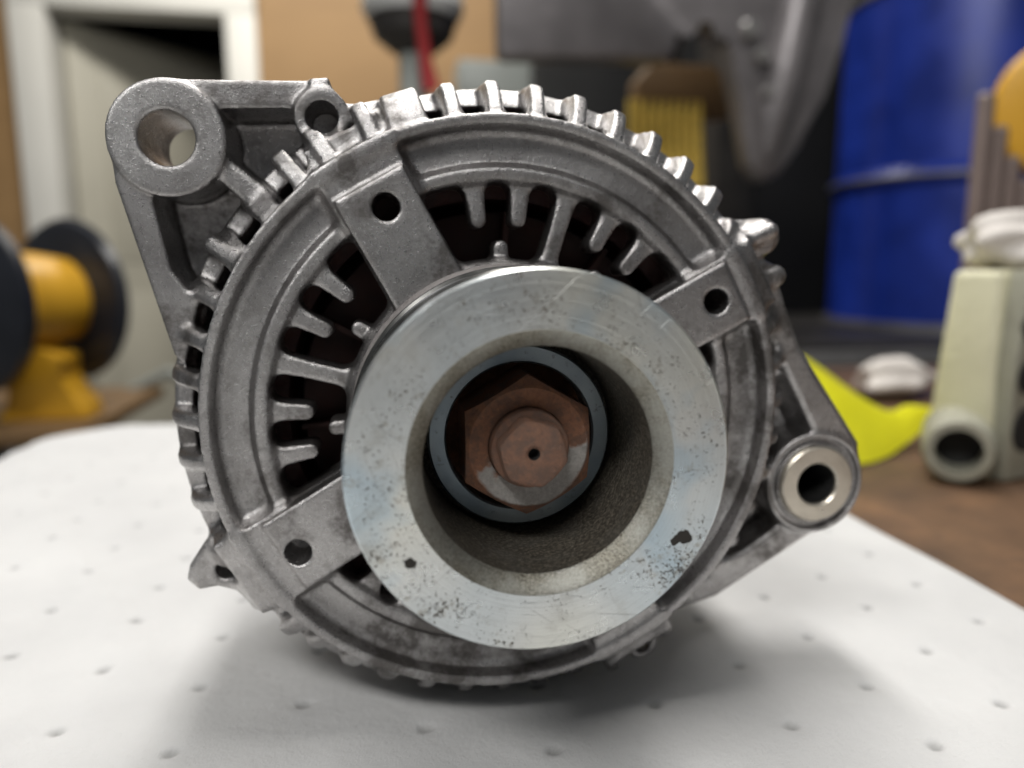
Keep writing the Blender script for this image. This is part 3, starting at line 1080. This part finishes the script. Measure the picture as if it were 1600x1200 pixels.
# bushing pressed into the right-hand lug
bsh = lathe('bushing', L([(5.6, 11.6), (6.1, 11.1), (9.8, 11.1), (10.3, 11.6), (10.3, 38.5), (5.6, 38.5)]), M['bush'], alt, 96,
      loc=(AL[0] + 86.4 * mm, AL[1], AL[2] - 23.7 * mm))

lathe('bore_shade_liner', L([(5.58, 12.4), (5.5, 36), (0, 36.2)]), M['hole'], bsh, 64, close=False)  # added dark liner with closed end, imitates shade in the bushing bore

# ------------------------------------------------------------------ things on the bench, right
# ridged cream and grey casting with round holes
blk = empty('cast_block', (0.279, 0.205, -0.004), rad(-74))
tag(blk, 'cream coated metal casting with round holes and a pipe stub, standing on brown bench', 'engine part')
bm = bmesh.new()
vs = [(-0.006, 0, 0.0), (0.034, 0, 0.0), (0.030, 0, 0.112), (0.003, 0, 0.112)]
back = [(x, 0.10, z) for x, _, z in vs]
A = [bm.verts.new(v) for v in vs]
B = [bm.verts.new(v) for v in back]
bm.faces.new(A)
bm.faces.new(B[::-1])
for i in range(4):
    bm.faces.new((A[i], A[(i + 1) % 4], B[(i + 1) % 4], B[i]))
bmesh.ops.bevel(bm, geom=list(bm.edges), offset=0.004, segments=3, affect='EDGES', profile=0.5)
from_bm('body', bm, M['cream'], blk, smooth=40)
prism('flange_plate', [(0.002, 0.001), (0.125, 0.001), (0.125, 0.112), (0.004, 0.112), (0.002, 0.06)], 0.0, 0.010, M['bgrey'], blk, 0.002, loc=(0.0415, 0.0, 0.0), rot=(0, 0, rad(90)))
for hx, hz, hr in ((0.0125, 0.083, 0.0085), (0.0125, 0.057, 0.0085), (0.016, 0.029, 0.0115), (0.075, 0.085, 0.010), (0.085, 0.045, 0.013)):
    lathe('bolt_hole_shade_disc', [(0.0, -0.0008), (hr, -0.0008), (hr * 1.1, 0.0002), (hr * 1.1, 0.002), (0.0, 0.002)], M['hole'], blk, 32, loc=(0.0418, hx, hz), close=False, rot=(0, 0, rad(90)))  # flat discs, the shade of the holes is their colour
lathe('pipe_stub', [(0.0115, -0.030), (0.0155, -0.030), (0.0172, -0.027), (0.0172, -0.003), (0.0185, 0.002), (0.0185, 0.02), (0.0115, 0.02)], M['bgrey'], blk, 48, loc=(0.016, 0.0, 0.0190), rot=(0, 0, rad(34)))
lathe('pipe_bore_shade_disc', [(0.0, -0.012), (0.0114, -0.012)], M['hole'], blk, 32, loc=(0.016, 0.0, 0.0190), rot=(0, 0, rad(34)), close=False)  # dark disc painted as the shade inside the pipe

# crumpled white rag on top of the casting
def lump(name, size, loc, mat, seed, amp=0.3, sub=4, rot=(0, 0, 0), parent=None, flat=None):
    bm = bmesh.new()
    bmesh.ops.create_icosphere(bm, subdivisions=sub, radius=1.0)
    rnd = random.Random(seed)
    w = [(Vector((rnd.uniform(-1, 1), rnd.uniform(-1, 1), rnd.uniform(-1, 1))).normalized() * rnd.uniform(1.5, 5), rnd.uniform(0, 6), rnd.uniform(.3, 1)) for _ in range(9)]
    for v in bm.verts:
        n = v.co.normalized()
        f = 1 + amp * sum(a * math.sin(k.dot(n) * 2 + p) for k, p, a in w) / 4
        v.co = Vector((n.x * size[0], n.y * size[1], n.z * size[2])) * f
        if flat is not None and v.co.z < flat:
            v.co.z = flat
    return from_bm(name, bm, mat, parent, loc, rot, smooth=60)


tag(lump('rag', (0.036, 0.026, 0.018), (0.326, 0.196, 0.1215), M['paper'], 5, 0.35, flat=-0.0135), 'crumpled white rag lying on top of the cream casting', 'rag')
tag(lump('crumpled_paper', (0.042, 0.026, 0.017), (0.415, 0.42, 0.012), M['paper'], 11, 0.3, flat=-0.0158, rot=(0, 0, 0.5)), 'crumpled pinkish white paper lying on the bench behind the yellow sheet', 'paper')


# bent neon yellow plastic sheet
def yellow_sheet():
    bm = bmesh.new()
    back = [(-0.060, 0.060, 0.092), (-0.022, 0.045, 0.068), (0.008, 0.035, 0.052), (0.030, 0.022, 0.034), (0.049, 0.010, 0.021), (0.066, 0.010, 0.024), (0.090, 0.010, 0.019)]
    front = [(-0.055, -0.020, 0.020), (-0.030, -0.032, 0.004), (-0.003, -0.040, 0.001), (0.022, -0.030, 0.001), (0.046, -0.016, 0.005), (0.068, -0.006, 0.012), (0.092, 0.002, 0.015)]
    def cr(P, u):
        f = u * (len(P) - 1)
        i = min(int(f), len(P) - 2)
        t = f - i
        p = [Vector(P[max(0, min(len(P) - 1, i + k))]) for k in (-1, 0, 1, 2)]
        return 0.5 * ((2 * p[1]) + (p[2] - p[0]) * t + (2 * p[0] - 5 * p[1] + 4 * p[2] - p[3]) * t * t + (3 * p[1] - p[0] - 3 * p[2] + p[3]) * t ** 3)
    nu, nv = 40, 14
    def P(u, v):
        a, b = cr(back, u), cr(front, u)
        q = a.lerp(b, v)
        q.z += 0.010 * math.sin(math.pi * v) * (1 - u) + 0.003 * math.sin(math.pi * v)
        return q
    top = [[bm.verts.new(P(i / nu, j / nv)) for j in range(nv + 1)] for i in range(nu + 1)]
    for i in range(nu):
        for j in range(nv):
            bm.faces.new((top[i][j], top[i + 1][j], top[i + 1][j + 1], top[i][j + 1]))
    bmesh.ops.solidify(bm, geom=list(bm.faces), thickness=0.0022)
    return from_bm('plastic_sheet', bm, M['neon'], None, (0.240, 0.25, -0.003), (0, 0, 0), smooth=60)


tag(yellow_sheet(), 'bright neon yellow bent plastic sheet lying on the brown bench', 'plastic sheet')

# taupe rods standing behind the casting, each shorter than the one before
for i, (x, z) in enumerate(((0.505, 0.266), (0.521, 0.238), (0.537, 0.212), (0.553, 0.192), (0.569, 0.176))):
    r_ = 0.0075
    o = lathe('rod', [(0, 0), (r_, 0), (r_, z - 0.003), (r_ - 0.002, z), (0, z)], M['taupe'], None, 24, 'Z', False, (x, 0.45, -0.004))
    lab_ = ['tallest taupe rod of the row standing behind the cream casting', 'second tallest taupe rod of the row behind the cream casting', 'middle taupe rod of the row behind the cream casting',
            'second shortest taupe rod of the row behind the cream casting', 'shortest taupe rod of the row behind the cream casting'][i]
    tag(o, lab_, 'rod', 'rods standing in a row behind the casting')

# yellow round lid on a thin stand at the right
lid = empty('yellow_lid', (0.663, 0.52, -0.004))
tag(lid, 'round yellow lid held upright on a thin stem in front of blue drum', 'lid')
lathe('disc', [(0, -0.008), (0.040, -0.010), (0.066, -0.006), (0.071, 0.0), (0.068, 0.006), (0, 0.006)], M['yellow'], lid, 64, loc=(0, 0, 0.275), close=False, rot=(0, 0, rad(-30)))
lathe('stem', [(0, 0), (0.035, 0), (0.035, 0.006), (0.006, 0.010), (0.006, 0.210), (0, 0.210)], M['dark_steel'], lid, 24, 'Z', False)

# ------------------------------------------------------------------ blue drum on a dark rack beyond the bench
drum = empty('steel_drum', (1.34, 1.45, -0.030))
tag(drum, 'blue steel drum with rolling hoops standing on the dark rack', 'drum')
R0 = 0.29
def hoop(z):
    return [(R0, z - 0.022), (R0 + 0.006, z - 0.016), (R0 + 0.014, z - 0.006), (R0 + 0.014, z + 0.006), (R0 + 0.006, z + 0.016), (R0, z + 0.022)]
lathe('body', [(0, 0.004), (R0, 0.004), (R0, 0.01)] + [(R0, 0.06)] + hoop(0.33) + [(R0, 0.70)] + [(R0, 0.722), (0, 0.722)], M['blue'], drum, 128, 'Z', False, smooth=35)
lathe('top_chime', [(R0 - 0.004, 0.722), (R0 + 0.008, 0.724), (R0 + 0.010, 0.733), (R0 + 0.004, 0.741), (R0 - 0.006, 0.737)], M['steel'], drum, 128, 'Z')
lathe('hoop_band', [(R0 + 0.0142, 0.326), (R0 + 0.0160, 0.328), (R0 + 0.0160, 0.333), (R0 + 0.0142, 0.335)], M['steel'], drum, 128, 'Z')
lathe('bottom_chime', [(R0 - 0.004, 0.0), (R0 + 0.010, 0.0), (R0 + 0.010, 0.014), (R0 - 0.004, 0.016)], M['steel'], drum, 128, 'Z')

rack = empty('storage_rack', (1.2, 1.5, FLOOR_Z))
tag(rack, 'dark steel rack with a heavy shelf carrying the blue drum', 'rack')
box('shelf', -0.68, 0.75, -0.42, 0.42, 0.84, 0.8895, M['dark_steel'], rack, 0.004)
box('shelf_lip', -0.68, 0.75, -0.445, -0.4205, 0.815, 0.875, M['steel'], rack, 0.004)
for px, py in ((-0.66, -0.38), (0.73, -0.38), (-0.66, 0.38), (0.73, 0.38)):
    z1 = 0.8395
    box('post', px - 0.022, px + 0.022, py - 0.022, py + 0.022, 0, z1, M['dark_steel'], rack, 0.002)
box('upright', -0.52, -0.43, -0.10, 0.02, 0.89, 2.2, M['dark_steel'], rack, 0.004)

# tall black cabinet, widened to fill the dark gap behind the casting
cab = empty('dark_cabinet', (0.62, 1.95, FLOOR_Z))
tag(cab, 'tall black cabinet behind the hanging grey casting', 'cabinet')
box('cabinet_body', -0.24, 0.75, 0.0, 0.30, 0.0, 1.95, M['cabinet_black'], cab, 0.006)
box('cabinet_door', -0.232, 0.086, -0.021, -0.001, 0.06, 1.93, M['cabinet_black'], cab, 0.004)
box('cabinet_door', 0.424, 0.742, -0.021, -0.001, 0.06, 1.93, M['cabinet_black'], cab, 0.004)
box('cabinet_door', 0.094, 0.416, -0.021, -0.001, 0.06, 1.93, M['cabinet_black'], cab, 0.004)

# ------------------------------------------------------------------ hanging grey engine casting
ec = empty('engine_casting', (0.40, 0.90, 0.39))
tag(ec, 'large grey metal engine casting with a rounded notch hanging above the alternator', 'engine part')
notch = [(0.43 + 0.036 * math.cos(rad(a)) - 0.40, 0.432 - 0.39 + 0.022 * math.sin(rad(a))) for a in range(180, -1, -15)]
outl = [(-0.27, 0.004), (-0.27, 0.30), (0.282, 0.30), (0.268, 0.16), (0.246, 0.05), (0.222, -0.03), (0.192, -0.10), (0.160, -0.145), (0.130, -0.158), (0.108, -0.13), (0.096, -0.06)] + notch[::-1] + [(-0.02, 0.010)]
prism('cover_plate', outl, 0.0, 0.045, M['grey_cast'], ec, 0.012)
box('hanger', -0.02, 0.02, 0.03, 0.05, 0.28, 1.2, M['dark_steel'], ec, 0.002)
for bx, bz, br in ((0.095, 0.055, 0.014), (0.115, 0.020, 0.013), (0.19, 0.09, 0.012), (0.165, 0.03, 0.012), (0.13, -0.03, 0.010)):  # bright steel studs stand in for highlights on the casting
    lathe('highlight_stud', [(0, -0.014), (br * 0.8, -0.014), (br, -0.010), (br, -0.0005), (0, -0.0005)], M['steel'], ec, 6 if br < 0.014 else 20, loc=(bx, 0, bz), close=False)
tube('cast_rib', [(0.20, 0.012, 0.24), (0.175, 0.004, 0.10), (0.150, 0.008, -0.05), (0.140, 0.014, -0.12)], [0.02, 0.03, 0.028, 0.016], M['grey_cast'], ec, 20)

# broom hanging from the dark cabinet
br = empty('hand_brush', (0.455, 1.08, 0.335))
tag(br, 'brush with brown wooden block and yellow bristles hanging beside black cabinet', 'brush')
prism('block', [(-0.06, 0.035), (0.105, 0.025), (0.105, 0.085), (0.07, 0.11), (-0.04, 0.11), (-0.065, 0.08)], 0.0, 0.05, M['brown'], br, 0.006)
for i in range(9):
    x = -0.072 + i * 0.0148
    tube('bristle_tuft', [(x, 0.006, 0.05), (x + 0.002, -0.002, -0.04), (x + 0.004 + 0.003 * (i % 2), -0.006, -0.105 + 0.006 * (i % 3))], [0.0068, 0.0074, 0.0082], M['bristle'], br, 10)
box('hanging_strap', -0.01, 0.02, 0.02, 0.03, 0.10, 0.5, M['dark_steel'], br)

# pillar tool: white rounded head, dark collar, slim neck, red lever
pt = empty('pillar_tool', (0.03, 1.30, FLOOR_Z))
tag(pt, 'white rounded machine head on a slim grey column with red lever', 'machine')
zb = -FLOOR_Z
lathe('column', [(0, 0), (0.16, 0), (0.16, 0.03), (0.04, 0.05), (0.028, 0.1), (0.028, zb + 0.50), (0, zb + 0.50)], M['grey_paint'], pt, 40, 'Z', False)
lathe('collar', [(0.0, zb + 0.495), (0.040, zb + 0.500), (0.072, zb + 0.525), (0.082, zb + 0.555), (0.0, zb + 0.57)], M['dark_steel'], pt, 48, 'Z', False)
lathe('head', [(0.0, zb + 0.556), (0.085, zb + 0.556), (0.094, zb + 0.575), (0.088, zb + 0.62), (0.06, zb + 0.67), (0, zb + 0.69)], M['white_plastic'], pt, 48, 'Z', False)
tube('lever', [(0.008, -0.10, zb + 0.575), (0.010, -0.085, zb + 0.53), (0.018, -0.07, zb + 0.47), (0.028, -0.065, zb + 0.42)], [0.013, 0.011, 0.012, 0.017], M['red'], pt)
# grey box on the wall behind
wb = empty('switch_box', (0.31, 1.70, FLOOR_Z))
tag(wb, 'grey green metal box on a post behind the machine head', 'box')
box('box_body', -0.16, 0.02, 0.0, 0.12, zb + 0.42, zb + 0.60, M['grey_paint'], wb, 0.006)
box('box_lid', -0.152, 0.012, -0.009, -0.001, zb + 0.43, zb + 0.59, M['grey_paint'], wb, 0.003)
box('post', -0.10, -0.04, 0.03, 0.09, 0, zb + 0.4195, M['grey_paint'], wb, 0.003)

# ------------------------------------------------------------------ reel on a small table at the left
tb = empty('side_table', (-0.58, 1.0, FLOOR_Z))
tag(tb, 'small side table with brown top under the black and yellow reel', 'table')
TT = zb - 0.098
box('table_top', -0.30, 0.16, -0.16, 0.20, TT - 0.02, TT, M['brown'], tb, 0.004)
for lx in (-0.27, 0.075):
    for ly in (-0.13, 0.17):
        box('leg', lx - 0.014, lx + 0.014, ly - 0.014, ly + 0.014, 0, TT - 0.0205, M['steel'], tb, 0.002)
tube('brace', [(0.10, 0.18, TT - 0.012), (0.17, 0.19, TT + 0.025), (0.30, 0.20, TT - 0.05)], 0.010, M['grey_paint'], tb)
box('drawer', -0.26, 0.06, -0.13, 0.16, TT - 0.16, TT - 0.0206, M['dark_steel'], tb, 0.003)

reel = empty('cable_reel', (-0.520, 0.95, FLOOR_Z + TT))
tag(reel, 'black flanged reel with yellow drum on a yellow foot', 'reel')
RZ = 0.160
prism('foot', [(-0.055, 0.0), (0.062, 0.0), (0.055, 0.02), (0.026, 0.055), (0.036, 0.085), (-0.012, 0.11), (-0.035, 0.06), (-0.03, 0.03)], -0.04, 0.03, M['yellow'], reel, 0.005, loc=(0.02, 0.0, 0))
ang = rad(58)


def reel_part(name, prof, mat):
    return lathe(name, prof, mat, reel, 64, 'X', False, loc=(0.0, 0, RZ), rot=(0, 0, ang))


reel_part('drum_core', [(0.0, -0.06), (0.066, -0.06), (0.066, 0.01), (0.060, 0.055), (0.0, 0.055)], M['yellow'])
reel_part('flange', [(0.0, 0.056), (0.098, 0.056), (0.110, 0.060), (0.116, 0.070), (0.106, 0.078), (0.0, 0.074)], M['black_plastic'])
reel_part('flange', [(0.0, -0.082), (0.100, -0.084), (0.118, -0.078), (0.116, -0.064), (0.0, -0.061)], M['black_plastic'])
tube('handle', [(-0.10, -0.02, RZ + 0.13), (-0.07, -0.02, RZ + 0.10), (-0.045, -0.015, RZ + 0.06)], 0.012, M['steel'], reel)
